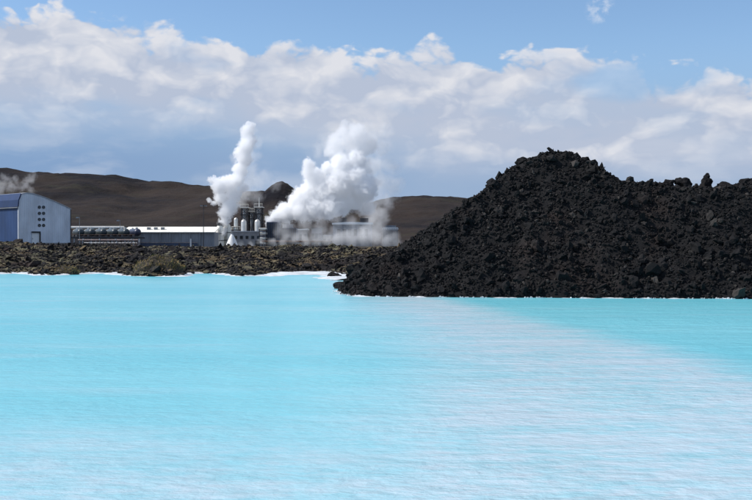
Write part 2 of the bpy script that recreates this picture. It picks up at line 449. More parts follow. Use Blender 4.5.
# ------------------------------------------------------------------ hills
def hill_mat():
    m = bpy.data.materials.new('hill_slopes'); m.use_nodes = True
    k = NT(m.node_tree); b = k.n['Principled BSDF']; b.inputs['Roughness'].default_value = 0.95
    b.inputs['Specular IOR Level'].default_value = 0.1
    tc = k.node('ShaderNodeTexCoord').outputs['Object']
    n = k.noise(k.vm('MULTIPLY', tc, (1, 1, 2.2)), 0.006, 8, 0.6)
    c = k.mix(k.step(n, 0.35, 0.65), (0.0065, 0.006, 0.0085), (0.034, 0.0245, 0.0195))
    n2 = k.noise(k.vm('MULTIPLY', tc, (1, 1, 3)), 0.02, 6, 0.65)
    c = k.mix(k.step(n2, 0.54, 0.68, 0, 0.6), c, (0.034, 0.031, 0.019))
    k.l.new(c, b.inputs['Base Color'])
    bn = k.node('ShaderNodeBump'); bn.inputs['Distance'].default_value = 6; bn.inputs['Strength'].default_value = 1
    k.l.new(k.noise(tc, 0.03, 6, 0.65), bn.inputs['Height']); k.l.new(bn.outputs[0], b.inputs['Normal'])
    return m

def hills():
    hm = hill_mat()
    def hill(name, prof, Yr, depth_f, depth_b, rough, seed, x0, x1, nx=260, ny=90):
        prof = np.array(prof, float)
        rx = (prof[:, 0] - 376) / F * Yr; rz = EYE + (HOR - prof[:, 1]) / F * Yr
        xs = np.linspace((x0 - 376) / F * Yr, (x1 - 376) / F * Yr, nx); ys = np.linspace(Yr - depth_f, Yr + depth_b, ny)
        def h(X, Y):
            top = np.interp(X, rx, rz) + 0.45 * rough * fbm(X / (Yr * .018), Y / (Yr * .03), seed + 9, 4)
            t = np.clip((Y - (Yr - depth_f)) / depth_f, 0, 1); u = np.clip((Yr + depth_b - Y) / depth_b, 0, 1)
            s = np.where(Y < Yr, t ** 1.25, u * u * (3 - 2 * u))
            gul = fbm(X / (Yr * .10), Y / (Yr * .2), seed, 6, 0.55)
            return (top - 2) * s + 2 - 3 * (s < 0.02) + gul * rough * 1.3 * np.sin(np.pi * np.clip(s, 0, 1)) ** 0.7 + 0.12 * rough * fbm(X / (Yr * .012), Y / (Yr * .02), seed + 5, 4) * np.clip(s * 3, 0, 1)
        return tag(grid_mesh(name, xs, ys, h, hm), kind='structure')
    hill('hill', [(-700, 200), (-400, 172), (-200, 164), (0, 167.5), (30, 171.5), (75, 174), (100, 175.5), (150, 180.5), (205, 185.5), (240, 190), (300, 196), (350, 206), (420, 225), (480, 245)], 1500, 800, 900, 26, 41, -700, 480)
    hill('hill', [(225, 246), (238, 228), (247, 213), (255, 200), (261, 193), (266, 189), (271, 186), (276, 183), (282, 182), (287, 184), (293, 188), (301, 194), (313, 201), (330, 213), (350, 228), (380, 246)], 900, 210, 260, 15, 61, 225, 380, 220, 110)
    hill('hill', [(300, 246), (330, 222), (360, 204), (395, 197), (412, 196), (440, 197.5), (470, 199), (560, 201), (700, 205), (1000, 220), (1300, 246)], 1200, 500, 600, 16, 81, 300, 1300)

hills()

# ------------------------------------------------------------------ rubble
def rubble():
    rg = np.random.default_rng(77)
    # the headland: every square metre of its faces is loose clinker
    def sample(n, x0, x1, y0, y1, hf, keep):
        X = rg.uniform(x0, x1, n); Y = rg.uniform(y0, y1, n); d = sdist(X, Y)
        ok = keep(X, Y, d); X, Y = X[ok], Y[ok]
        return X, Y, hf(X, Y), d[ok]
    X, Y, Z, d = sample(78000, -4, 34, 48, 68, mound_h, lambda X, Y, d: (d > 0.0) & (X < Y * 0.46))
    gx, gy = field_slope(mound_h, X, Y)
    sz = 0.045 + 0.085 * rg.random(len(X)) ** 2.2 + 0.24 * rg.random(len(X)) ** 1.6 * (rg.random(len(X)) > 0.955)
    vis = Z > -0.02
    P = np.stack([X, Y, Z + sz * 0.25], 1)[vis]; sz = sz[vis]
    big = sz > 0.12
    tag(scatter('lava_rubble', P[big], sz[big], M['basalt'], 2, 101, (0.45, 1.3), 0.62, 22), 'larger black lava clinker heaped over the headland mound', 'rubble', kind='stuff')
    tag(scatter('lava_rubble', P[~big], sz[~big], M['basalt'], 1, 103, (0.5, 1.3), 0.42, 16), 'smaller black lava clinker between the headland stones', 'rubble', kind='stuff')
    X, Y, Z, d = sample(4000, -4, 58, 50, 80, mound_h, lambda X, Y, d: (d > 0.3) & ((Y > 68) | (X >= Y * 0.46)))
    sz = 0.2 + 0.4 * rg.random(len(X)) ** 2
    tag(scatter('lava_rubble', np.stack([X, Y, Z + sz * 0.2], 1), sz, M['basalt'], 1, 105, (0.65, 1.2), 0.3, 10), 'black lava clinker on the far slope of the headland', 'rubble', kind='stuff')
    # the low field across the water
    X, Y, Z, d = sample(120000, -100, 14, 84, 205, field_h, lambda X, Y, d: (d > 0.1) & (X > -0.43 * Y) & (rg.random(len(X)) < np.clip(1.15 - (Y - 90) / 160, 0.25, 1)))
    sz = (0.10 + 0.17 * rg.random(len(X)) ** 2.5 + 0.42 * rg.random(len(X)) ** 2 * (rg.random(len(X)) > 0.975)) * np.where(Y > 140, 1.25, 1)
    P = np.stack([X, Y, Z + sz * 0.2], 1)
    tag(scatter('field_rubble', P, sz, M['field_rock'], 1, 107, (0.7, 1.6), 0.5, 18, tilt=0.3, low=0.6), 'broken brown lava with pale moss across the far shore', 'rubble', kind='stuff')
    # silica crust: white shelf along the waterline
    def crust(name, xs, ys, wfun, lab, amp, zs=0.10):
        Xg, Yg = np.meshgrid(xs, ys); d = sdist(Xg, Yg)
        wd = wfun(Xg, Yg)
        z = zs * np.clip((d + wd) / 0.8, -1.5, 1) + amp * fbm(Xg / 0.5, Yg / 0.5, 55, 4) * np.clip((d + wd + .3) / 0.5, 0, 1)
        V = np.stack([Xg.ravel(), Yg.ravel(), z.ravel()], 1); nx = len(xs)
        i = (np.arange(len(ys) - 1)[:, None] * nx + np.arange(nx - 1)[None, :]).ravel()
        Fq = np.stack([i, i + 1, i + nx + 1, i + nx], 1)
        ok = ((z.ravel() > -0.12) & (d.ravel() < 1.6))[Fq].any(1)
        Fq = Fq[ok]; u, inv = np.unique(Fq, return_inverse=True)
        tag(np_mesh(name, V[u], inv.reshape(-1, 4), M['silica'], True), lab, 'silica crust', kind='stuff')
    crust('silica_crust', np.arange(-60, 0, 0.3), np.arange(78, 106, 0.3),
          lambda X, Y: 0.0 + 1.1 * np.clip(fbm(X / 4, Y / 6, 71, 4) * 3 + 0.2, 0, 1) + 2.0 * np.exp(-((X + 6) / 3.5) ** 2), 'white silica crust along the far waterline', 0.2)
    crust('silica_crust', np.arange(-4, 27, 0.09), np.arange(48.5, 62, 0.09), lambda X, Y: 0.0 + 0.5 * np.clip(fbm(X / 0.7, Y / 0.7, 73, 4) * 2.2, -0.3, 1), 'thin white silica crust round the foot of the black mound', 0.10, 0.08)
    # white stones washed by the water at the headland's foot
    pts = []
    for a, b in zip(shore[24:-1], shore[25:]):
        L = math.hypot(b[0] - a[0], b[1] - a[1])
        for i in range(int(L / 0.03)):
            t = rg.random(); nx, ny = (b[1] - a[1]) / L, -(b[0] - a[0]) / L
            
            if fbm(np.array([a[0] + (b[0] - a[0]) * t]) / 0.5, np.array([a[1] / 0.5]), 91, 3)[0] < -0.04: continue
            o = rg.normal(0.04, 0.12)
            pts.append((a[0] + (b[0] - a[0]) * t + nx * o, a[1] + (b[1] - a[1]) * t + ny * o, 0.015))
    pts = np.array(pts); sz = 0.018 + 0.05 * rg.random(len(pts)) ** 3
    tag(scatter('silica_stones', pts, sz, M['silica'], 1, 109, (0.7, 1.3), 0.25, 8), 'small white silica coated stones at the foot of the black mound', 'stones', kind='stuff')

rubble()

# ------------------------------------------------------------------ single boulders that stand out
def lump(name, parts, material, sub=4, seed=1):
    """one boulder: clinker lumps fused by a voxel remesh"""
    bm = bmesh.new(); rg = random.Random(seed)
    for (c, r, s) in parts:
        ret = bmesh.ops.create_icosphere(bm, subdivisions=3, radius=1)
        off = Vector((rg.uniform(0, 40), rg.uniform(0, 40), rg.uniform(0, 40)))
        for v in ret['verts']:
            q = v.co.copy()
            k = 1 + 0.42 * mnoise.fractal(q * 1.5 + off, 1.0, 2.1, 5)
            v.co = Vector((q.x * s[0], q.y * s[1], q.z * s[2])) * (r * max(0.4, k)) + Vector(c)
    me = bpy.data.meshes.new(name); bm.to_mesh(me); bm.free()
    o = bpy.data.objects.new('tmp', me); COL.objects.link(o)
    md = o.modifiers.new('r', 'REMESH'); md.mode = 'VOXEL'; md.voxel_size = min(r for _, r, _ in parts) * 0.14
    dg = bpy.context.evaluated_depsgraph_get(); dg.update()
    m2 = bpy.data.meshes.new_from_object(o.evaluated_get(dg)); m2.name = name
    bpy.data.objects.remove(o); bpy.data.meshes.remove(me)
    m2.materials.clear(); m2.materials.append(material)
    for p in m2.polygons: p.use_smooth = False
    ob = bpy.data.objects.new(name, m2); COL.objects.link(ob)
    return ob

def boulders():
    g = 'boulders on the skyline of the black mound'
    def at(px, py, Y=60.5): return pix(px, Y, py + 2.2)
    u = 1.18 * YR / F   # one photo pixel in metres there
    L = [
     (682, 181, 'broad rounded black boulder right of a smaller knob on the mound skyline', [((0, 0, 0), 5.5 * u, (1.1, 1, 1)), ((4 * u, 0.1, -2 * u), 4.5 * u, (1.1, 1, 1.1))]),
     (668, 182, 'small knobbly black boulder left of the broad rounded one on the skyline', [((0, 0, 0), 4.6 * u, (1.1, 1, .9)), ((-3 * u, 0, -2 * u), 3.6 * u, (1, 1, 1))]),
     (706.5, 181, 'tall pointed black boulder standing upright on the right skyline', [((0, 0, 0), 4.8 * u, (1, 1, 1.25)), ((0.3 * u, 0, 5.0 * u), 2.6 * u, (1, 1, 1.2)), ((-2 * u, 0, -5 * u), 5 * u, (1.2, 1, 1))]),
     (724, 184, 'low wide black boulder just right of the tall pointed one', [((0, 0, 0), 4.6 * u, (1.5, 1, .8)), ((5 * u, 0, -1.5 * u), 3.6 * u, (1.2, 1, .8))]),
     (746, 181, 'black boulder on the skyline at the right edge of the photo', [((0, 0, 0), 5 * u, (1.3, 1, .9)), ((5 * u, 0, -0.5 * u), 4.6 * u, (1, 1, 1))]),
     (521, 160, 'square topped black boulder on the shoulder left of the mound peak', [((0, 0, 0), 4.2 * u, (1.3, 1, 1)), ((2.2 * u, 0, 2 * u), 2.7 * u, (1.2, 1, .8))]),
     (500, 177, 'leaning black boulder halfway up the left skyline of the mound', [((0, 0, 0), 4 * u, (1.1, 1, 1.1)), ((2 * u, 0, -3 * u), 4 * u, (1, 1, 1))]),
     (475, 198, 'black boulder low on the left skyline over the distant hill', [((0, 0, 0), 4.2 * u, (1.3, 1, .9)), ((-3 * u, 0, -2.5 * u), 3.4 * u, (1, 1, 1))]),
    ]
    for i, (px, py, lab, parts) in enumerate(L):
        o = lump('lava_boulder', parts, M['basalt'], seed=40 + i); o.location = at(px, py)
        tag(o, lab, 'boulder', g)
    # two rocks in the inlet by the headland's tip
    for i, (px, py, s, lab) in enumerate([(343, 288.5, 0.42, 'black boulder at the tip of the headland in the turquoise water'), (333, 277.4, 0.36, 'flat black rock lying alone on the white silica inlet')]):
        x, y = wp(px, py)
        o = lump('lava_boulder', [((0, 0, 0.1), s, (1.5 - .1 * i, 1, .7)), ((s * .8, 0, 0.05), s * .8, (1.4, 1, .55))], M['basalt'], seed=70 + i); o.location = (x, y, 0.05)
        tag(o, lab, 'boulder', 'boulders by the water')

boulders()

# ------------------------------------------------------------------ dry grass
def grass():
    gm = mat('dry_grass', (0.30, 0.205, 0.075), 0.9, var=0.3, vscale=1.2)
    em = mat('hummock_earth', (0.045, 0.034, 0.022), 0.95, var=0.2)
    for j, (px, Y, wx, wy, hh, n, lab) in enumerate([(158, 90.6, 2.1, 1.2, 1.3, 2600, 'domed hummock of dry yellow brown grass at the far waterline'),
                                         (66, 94.2, 1.1, 0.8, 0.8, 900, 'small brown grassy hummock on the shore below the grey hall')]):
        c = pix(px, Y); rg = np.random.default_rng(9 + j)
        zb = float(field_h(np.array([c.x]), np.array([c.y]))[0]) - 0.35
        root = thing('grass_hummock', (c.x, c.y, max(zb, -0.05)), 0, lab, 'grass hummock')
        V, Fc = ico(4); q = V.copy()
        nz = np.array([mnoise.fractal(Vector(v * 2), 1, 2, 4) for v in V])
        q = q * (1 + 0.2 * nz)[:, None] * np.array([wx, wy, hh])
        np_mesh('mound', q, Fc, em, True, parent=root)
        ix = rg.integers(0, len(q), n); base = q[ix]; base = base[base[:, 2] > 0.05]
        n = len(base); base = base + rg.normal(0, 0.05, (n, 3))
        dirv = np.stack([rg.normal(0.25, 0.45, n), rg.normal(-0.1, 0.45, n), rg.uniform(0.5, 1.0, n)], 1)
        ln = rg.uniform(0.12, 0.34, n)[:, None]; tip = base + dirv * ln
        side = np.stack([rg.normal(size=n), rg.normal(size=n), np.zeros(n)], 1); side /= np.linalg.norm(side, axis=1)[:, None]
        W = 0.03
        VV = np.stack([base - side * W, base + side * W, tip], 1).reshape(-1, 3)
        o = np_mesh('grass', VV, np.arange(3 * n).reshape(-1, 3), gm, False, parent=root); o['kind'] = 'stuff'

grass()

# ------------------------------------------------------------------ mesh builder for the works
class MB:
    def __init__(s): s.bm = bmesh.new()
    def box(s, x0, x1, y0, y1, z0, z1, bev=0.0):
        r = bmesh.ops.create_cube(s.bm, size=1)
        bmesh.ops.scale(s.bm, vec=(x1 - x0, y1 - y0, z1 - z0), verts=r['verts'])
        bmesh.ops.translate(s.bm, vec=((x0 + x1) / 2, (y0 + y1) / 2, (z0 + z1) / 2), verts=r['verts'])
        if bev:
            es = list({e for v in r['verts'] for e in v.link_edges}); bmesh.ops.bevel(s.bm, geom=es, offset=bev, segments=1, affect='EDGES')
        return s
    def cyl(s, p, q, r1, r2=None, seg=20, caps=True):
        p = Vector(p); q = Vector(q); d = q - p
        r = bmesh.ops.create_cone(s.bm, cap_ends=caps, segments=seg, radius1=r1, radius2=r1 if r2 is None else r2, depth=d.length)
        m = d.to_track_quat('Z', 'Y').to_matrix().to_4x4(); m.translation = (p + q) / 2
        bmesh.ops.transform(s.bm, matrix=m, verts=r['verts'])
        return s
    def lathe(s, prof, seg=24, axis='Z', origin=(0, 0, 0)):
        rings = []
        for r, z in prof:
            rings.append([s.bm.verts.new((r * math.cos(2 * math.pi * i / seg), r * math.sin(2 * math.pi * i / seg), z)) for i in range(seg)])
        for a, b in zip(rings, rings[1:]):
            for i in range(seg): s.bm.faces.new((a[i], a[(i + 1) % seg], b[(i + 1) % seg], b[i]))
        s.bm.faces.new(rings[0][::-1]); s.bm.faces.new(rings[-1])
        vs = [v for r in rings for v in r]
        if axis == 'Y': bmesh.ops.rotate(s.bm, cent=(0, 0, 0), matrix=Matrix.Rotation(R(90), 3, 'X'), verts=vs)
        bmesh.ops.translate(s.bm, vec=origin, verts=vs)
        return s
    def prism(s, pts, y0, y1):
        """extrude an (x, z) outline along y"""
        a = [s.bm.verts.new((x, y0, z)) for x, z in pts]; b = [s.bm.verts.new((x, y1, z)) for x, z in pts]
        s.bm.faces.new(a); s.bm.faces.new(b[::-1]); n = len(pts)
        for i in range(n): s.bm.faces.new((a[(i + 1) % n], a[i], b[i], b[(i + 1) % n]))
        return s
    def build(s, name, material, parent=None, loc=None, smooth=False):
        bmesh.ops.recalc_face_normals(s.bm, faces=s.bm.faces)
        me = bpy.data.meshes.new(name); s.bm.to_mesh(me); s.bm.free(); me.materials.append(material)
        if smooth:
            for p in me.polygons: p.use_smooth = True
            me.set_sharp_from_angle(angle=R(40))
        o = bpy.data.objects.new(name, me); COL.objects.link(o)
        if parent: o.parent = parent
        if loc: o.location = loc
        return o

def ribbed(name, col, pitch=0.35, axis=0, depth=0.03, rough=0.5, var=0.06, metal=0.0):
    m = mat(name, col, rough, metal, var=var * 1.8, vscale=0.4, stretch=(1, 1, 0.35))
    k = NT(m.node_tree); b = k.n['Principled BSDF']
    tc = k.node('ShaderNodeTexCoord').outputs['Object']; s = k.node('ShaderNodeSeparateXYZ'); k.l.new(tc, s.inputs[0])
    wv = k.m('SINE', k.m('MULTIPLY', s.outputs[axis], 2 * math.pi / pitch))
    bn = k.node('ShaderNodeBump'); bn.inputs['Distance'].default_value = depth; bn.inputs['Strength'].default_value = 0.6
    k.l.new(wv, bn.inputs['Height']); k.l.new(bn.outputs[0], b.inputs['Normal'])
    return m

M['clad'] = ribbed('grey_cladding', (0.66, 0.70, 0.76), 0.4)
M['clad_y'] = ribbed('blue_cladding', (0.018, 0.05, 0.14), 0.4, 1)
M['blue_roof'] = mat('blue_roof', (0.010, 0.024, 0.085), 0.35, var=0.1)
M['grey_roof'] = mat('grey_roof', (0.40, 0.42, 0.45), 0.5, var=0.06)
M['white'] = mat('white_paint', (0.78, 0.78, 0.76), 0.5, var=0.04)
M['cream'] = mat('cream_paint', (0.82, 0.78, 0.68), 0.55, var=0.04, vscale=0.3)
M['glass'] = mat('dark_glass', (0.012, 0.02, 0.026), 0.08, var=0.1)
M['trim'] = mat('dark_trim', (0.02, 0.02, 0.025), 0.5)
M['concrete'] = mat('concrete', (0.28, 0.27, 0.26), 0.85, var=0.12)
M['steel'] = mat('galvanised_steel', (0.32, 0.33, 0.34), 0.4, 0.6, var=0.1)
M['dark_steel'] = mat('dark_steel', (0.045, 0.046, 0.05), 0.55, 0.3, var=0.15)
M['teal'] = mat('teal_tank_paint', (0.030, 0.042, 0.048), 0.4, var=0.1)
M['navy'] = mat('navy_tank_paint', (0.028, 0.034, 0.065), 0.4, var=0.1)
M['bluegrey'] = ribbed('blue_grey_cladding', (0.26, 0.27, 0.29), 0.5, 0)
M['bluewall_shade'] = ribbed('blue_cladding_and_shade', (0.055, 0.075, 0.125), 0.5, 0)  # blue shed panel; on coolers, shade under the steam given as deep blue
M['rust'] = mat('rusty_steel', (0.13, 0.075, 0.055), 0.8, var=0.25)
M['pinkish'] = mat('faded_pipe_lagging', (0.36, 0.27, 0.24), 0.7, var=0.15)
M['alu'] = mat('aluminium_lagging', (0.62, 0.60, 0.55), 0.35, 0.5, var=0.08)

# ------------------------------------------------------------------ grey hall at the left
def hall():
    Y0 = 190.0; c = pix(18.5, Y0); zb = 2.9
    th = R(45); root = thing('industrial_hall', (c.x, c.y, zb), th, 'pale grey arched gable hall with blue side wall and eight round windows', 'building')
    W = 10.4; D = 24.0
    prof = [(0.0, 0.0), (0.0, 6.9), (0.10, 8.1), (0.55, 9.25), (1.6, 9.45), (3.0, 9.32), (5.0, 8.8), (7.2, 8.05), (9.0, 7.35), (W, 6.75), (W, 0.0)]
    MB().prism(prof, 0.0, 0.3).build('gable_wall', M['clad'], root)
    MB().box(0.02, 0.28, 0.3, D, 0.0, 6.85).build('side_wall', M['clad_y'], root)
    MB().box(W - 0.28, W - 0.02, 0.3, D, 0.0, 6.7).build('side_wall', M['clad'], root)
    MB().box(0.28, W - 0.28, D - 0.3, D, 0.0, 6.7).build('back_wall', M['clad'], root)
    # the curved roof: steep dark blue eave, then the grey vault
    def shell(pts, y0, y1, t=0.14):
        up = [(x + (-t if i == 0 else 0), z + t) for i, (x, z) in enumerate(pts)]
        return MB().prism(list(pts) + up[::-1], y0, y1)
    eave = [(-0.10, 6.95), (0.02, 8.15), (0.47, 9.32)]
    MB().prism([(-0.22, 6.95), (-0.10, 8.2), (0.42, 9.43), (0.58, 9.27), (0.12, 8.1), (0.02, 6.95)], -0.12, D).build('eave_roof', M['blue_roof'], root)
    top = [(0.6, 9.28), (1.6, 9.47), (3.0, 9.34), (5.0, 8.82), (7.2, 8.07), (9.0, 7.37), (W + 0.2, 6.7)]
    MB().prism(top + [(x, z + 0.13) for x, z in top[::-1]], -0.12, D).build('roof', M['grey_roof'], root)
    MB().box(-0.30, -0.06, -0.1, D, 6.70, 6.88).build('gutter', M['steel'], root)
    MB().box(W, W + 0.10, -0.10, 0.12, 0, 6.65).build('corner_trim', M['trim'], root)
    MB().box(-0.07, 0.05, -0.07, 0.0, 0, 6.9).build('corner_trim', M['white'], root)
    MB().box(-0.05, W + 0.05, -0.09, -0.003, -1.0, 0.32).build('plinth', M['concrete'], root)
    # eight round windows, two columns of four
    def u_of(px):   # distance along the gable for a photo column
        t = (px - 376) / F
        return (c.x - t * c.y) / (t * math.sin(th) - math.cos(th))
    for px in (39.4, 43.6):
        uu = u_of(px); Yw = c.y + uu * math.sin(th)
        for py in (207.2, 213.3, 219.4, 225.4):
            zz = EYE + (HOR - py) / F * Yw - zb
            fr = MB().cyl((uu, -0.07, zz), (uu, 0.0, zz), 0.30, seg=28).build('window', M['trim'], root, smooth=True)
            MB().cyl((uu, -0.09, zz), (uu, -0.072, zz), 0.25, seg=28).build('pane', M['glass'], fr, smooth=True)
            MB().box(uu - 0.012, uu + 0.012, -0.105, -0.092, zz - 0.24, zz + 0.24).build('glazing_bar', M['steel'], fr)
    u0, u1 = u_of(31.2), u_of(39.6)
    d = MB().box(u0 + .08, u1 - .12, -0.14, -0.095, 0.0, 2.15).build('door', M['white'], root)
    fm = MB(); fm.box(u0, u1 + .06, -0.34, -0.096, 2.16, 2.42); fm.box(u1 - .11, u1 + .06, -0.34, -0.096, 0, 2.155)
    fm.build('door_frame', M['trim'], root)
    MB().box(u0 + .2, u0 + .28, -0.2, -0.142, 0.95, 1.2).build('handle', M['steel'], d)

hall()

# ------------------------------------------------------------------ tank row and long shed
def tanks():
    Yt = 290.0; u = Yt / F
    def tank(m):
        root = thing('storage_tank', (0, 0, 0))
        r = 1.02
        b = MB().lathe([(0.05, -5.2), (0.6, -5.1), (0.86, -4.8), (r, -4.3), (r, 4.3), (0.86, 4.8), (0.6, 5.1), (0.05, 5.2)], 28, 'Y').build('shell', m, root, smooth=True)
        MB().cyl((0, -3.2, r - .1), (0, -3.2, r + .35), 0.32).build('manhole', M['alu'], root, smooth=True); MB().cyl((0, 2.6, r - .1), (0, 2.6, r + .3), 0.26).build('manhole', M['alu'], root, smooth=True)
        for yy in (-3, 3): MB().box(-1.1, 1.1, yy - .25, yy + .25, -1.3, -0.62).build('saddle', M['concrete'], root)
        MB().lathe([(r + .012, -4.28), (r + .03, -4.26), (r + .03, -4.12), (r + .012, -4.1)], 28, 'Y').build('end_band', M['alu'], root, smooth=True)
        return root
    words = ['first', 'second', 'third', 'fourth', 'fifth']
    p = tank(M['teal'])
    for i in range(6):
        t = p if i == 0 else (copy_tree(p) if i < 5 else tank(M['navy']))
        c = pix(78.5 + 11.2 * i, Yt, 232.4)
        t.location = c; t.rotation_euler = (0, 0, R(24))
        lab = ('dark teal tank, ' + words[i] + ' from the grey hall in the row along the shed') if i < 5 else 'navy blue tank closing the row beside the white shed roof'
        tag(t, lab, 'tank', 'tanks in a row between hall and shed')
    # deck that carries them
    a = pix(71, Yt, 236.6); b = pix(140, Yt, 236.6)
    root = thing('tank_deck', ((a.x + b.x) / 2, Yt - 1, a.z), 0, 'dark steel deck on stub columns carrying the row of tanks', 'platform')
    L = (b.x - a.x) / 2
    MB().box(-L, L, -5.5, 7, -0.55, -0.12).build('deck', M['dark_steel'], root)
    for i in range(9):
        x = -L + 0.4 + i * (2 * L - 0.8) / 8; MB().box(x - .14, x + .14, -5.2, -4.9, -3.2, -0.55).build('column', M['steel'], root)
    rl = MB(); rl.cyl((-L, -5.4, .45), (L, -5.4, .45), 0.05, seg=8); rl.cyl((-L, -5.4, .0), (L, -5.4, .0), 0.05, seg=8)
    for i in range(15): x = -L + i * 2 * L / 14; rl.cyl((x, -5.4, -.5), (x, -5.4, .45), 0.04, seg=6)
    rl.build('railing', M['rust'], root)
    # header pipe behind the tanks
    q0 = pix(66, Yt + 9, 227.8); q1 = pix(124, Yt + 9, 227.6)
    root = thing('header_pipe', ((q0.x + q1.x) / 2, Yt + 9, q0.z), 0, 'pale horizontal header pipe running behind the row of tanks', 'pipe')
    L = (q1.x - q0.x) / 2
    MB().cyl((-L, 0, 0), (L, 0, 0), 0.5, seg=18).build('lagging', M['alu'], root, smooth=True)
    for i in range(6): x = -L + .8 + i * (2 * L - 1.6) / 5; MB().box(x - .12, x + .12, -.2, .2, -4.5, -.4).build('support', M['dark_steel'], root)

def shed():
    Y = 300.0; a = pix(121, Y); b = pix(215, Y); zb = 2.2
    x0, x1 = a.x, b.x; cx = (x0 + x1) / 2; H = (b.x - a.x) / 2
    root = thing('long_shed', (cx, Y, zb), 0, 'long low shed with bright cream roof and dark ribbed wall', 'building')
    z_e = EYE + (HOR - 232.0) / F * Y - zb; z_r = EYE + (HOR - 226.6) / F * (Y + 7) - zb
    xw = pix(139, Y).x - cx
    MB().prism([(xw, 0), (xw, z_e - .05), (H - .3, z_e - .05), (H - .3, 0)], 0.4, 9).build('wall', M['bluegrey'], root)
    m = MB(); bm = m.bm
    # slightly sagging single pitch roof slab
    n = 24; t = 0.18
    for i in range(n):
        xa = -H + 2 * H * i / n; xb = -H + 2 * H * (i + 1) / n
        vs = [bm.verts.new(q) for q in [(xa, -.4, z_e), (xb, -.4, z_e), (xb, 9.2, z_r), (xa, 9.2, z_r), (xa, -.4, z_e - t), (xb, -.4, z_e - t), (xb, 9.2, z_r - t), (xa, 9.2, z_r - t)]]
        for f in ((0, 1, 2, 3), (7, 6, 5, 4), (0, 4, 5, 1), (1, 5, 6, 2), (2, 6, 7, 3), (3, 7, 4, 0)): bm.faces.new([vs[j] for j in f])
    m.build('roof', M['cream'], root)
    for i in range(7):
        x = xw + .3 + i * 2.9
        MB().box(x - .12, x + .12, 0.05, 0.39, 0, z_e - .2).build('column', M['steel'], root)
    MB().box(xw + .1, xw + 17.0, -0.1, 0.045, 1.30, 1.46).build('handrail', M['pinkish'], root)
    MB().box(xw + .1, xw + 17.0, -0.02, 0.03, 0.0, 1.25).build('lower_panel', M['bluewall_shade'], root)
    for px in (146, 153, 160): x = pix(px, Y).x - cx; MB().box(x - .5, x + .5, 3.5, 4.6, z_e + .6, z_e + 1.45).build('roof_vent', M['steel'], root)
    for i, px in enumerate((139.5, 191)):
        x = pix(px, Y).x - cx; MB().box(x - .2, x + .2, -.5, -.1, 0, z_e - .4 - 1.6 * i).build('downpipe', M['white'], root)

def clutter():
    # pipe racks and fencing in front of the tanks
    Y = 262.0
    for i, (px0, px1, py, r, m, lab) in enumerate([(78, 138, 240.0, 0.16, 'pinkish', 'upper faded pink pipe on trestles below the tank deck'), (84, 137, 243.2, 0.2, 'alu', 'lower silver pipe on trestles below the tank deck')]):
        a = pix(px0, Y - i * 4, py); b = pix(px1, Y - i * 4, py); L = (b.x - a.x) / 2
        root = thing('pipe_run', ((a.x + b.x) / 2, Y - i * 4, a.z), 0, lab, 'pipe')
        MB().cyl((-L, 0, 0), (L, 0, 0), r, seg=12).build('pipe', M[m], root, smooth=True)
        for j in range(8):
            x = -L + .4 + j * (2 * L - .8) / 7
            MB().box(x - .09, x + .09, -.12, .12, -2.6, -r).build('trestle', M['rust' if j % 2 else 'steel'], root)
        for j in range(4):
            x = -L + 1.4 + j * (2 * L - 3) / 3
            MB().cyl((x - .16, 0, 0), (x + .16, 0, 0), r + .09, seg=14).build('flange', M['steel'], root, smooth=True)
    a = pix(100, 250, 245); b = pix(139, 250, 245); L = (b.x - a.x) / 2
    root = thing('site_fence', ((a.x + b.x) / 2, 250, 2.0), 0, 'low rusty post and rail fence behind the mossy lava', 'fence')
    f = MB(); f.box(-L, L, -.03, .03, 1.25, 1.36); f.box(-L, L, -.03, .03, .7, .8); f.build('rails', M['pinkish'], root)
    for j in range(12): x = -L + j * 2 * L / 11; MB().box(x - .07, x + .07, .035, .15, -1, 1.5).build('post', M['rust'], root)

def mast(px, Y, py_top, lab, r=0.14, arms=1, material='dark_steel'):
    c = pix(px, Y, py_top); zb = 1.6
    root = thing('light_mast', (c.x, Y, zb), 0, lab, 'mast', 'light masts around the works')
    h = c.z - zb
    MB().cyl((0, 0, 0), (0, 0, h), r, r * .6, seg=10).build('pole', M[material], root, smooth=True)
    MB().box(-.3, .3, -.3, .3, 0, .3).build('base', M['concrete'], root)
    for k in range(arms):
        s = 1 if k else -1
        MB().box(min(0, s * .9), max(0, s * .9), -.06, .06, h - .12, h).build('arm', M[material], root)
        MB().box(s * .6 - .35, s * .6 + .35, -.2, .2, h - .32, h - .125).build('lamp_head', M['steel'], root)

tanks(); shed(); clutter()
mast(79.5, 280, 217, 'thin pale mast rising behind the first teal tank', 0.08, 1, 'steel')
mast(120, 296, 220, 'short slender mast at the left end of the cream shed roof', 0.07, 1, 'steel')
mast(203.5, 296, 205, 'tall dark mast in front of the right end of the cream shed roof', 0.13, 2)

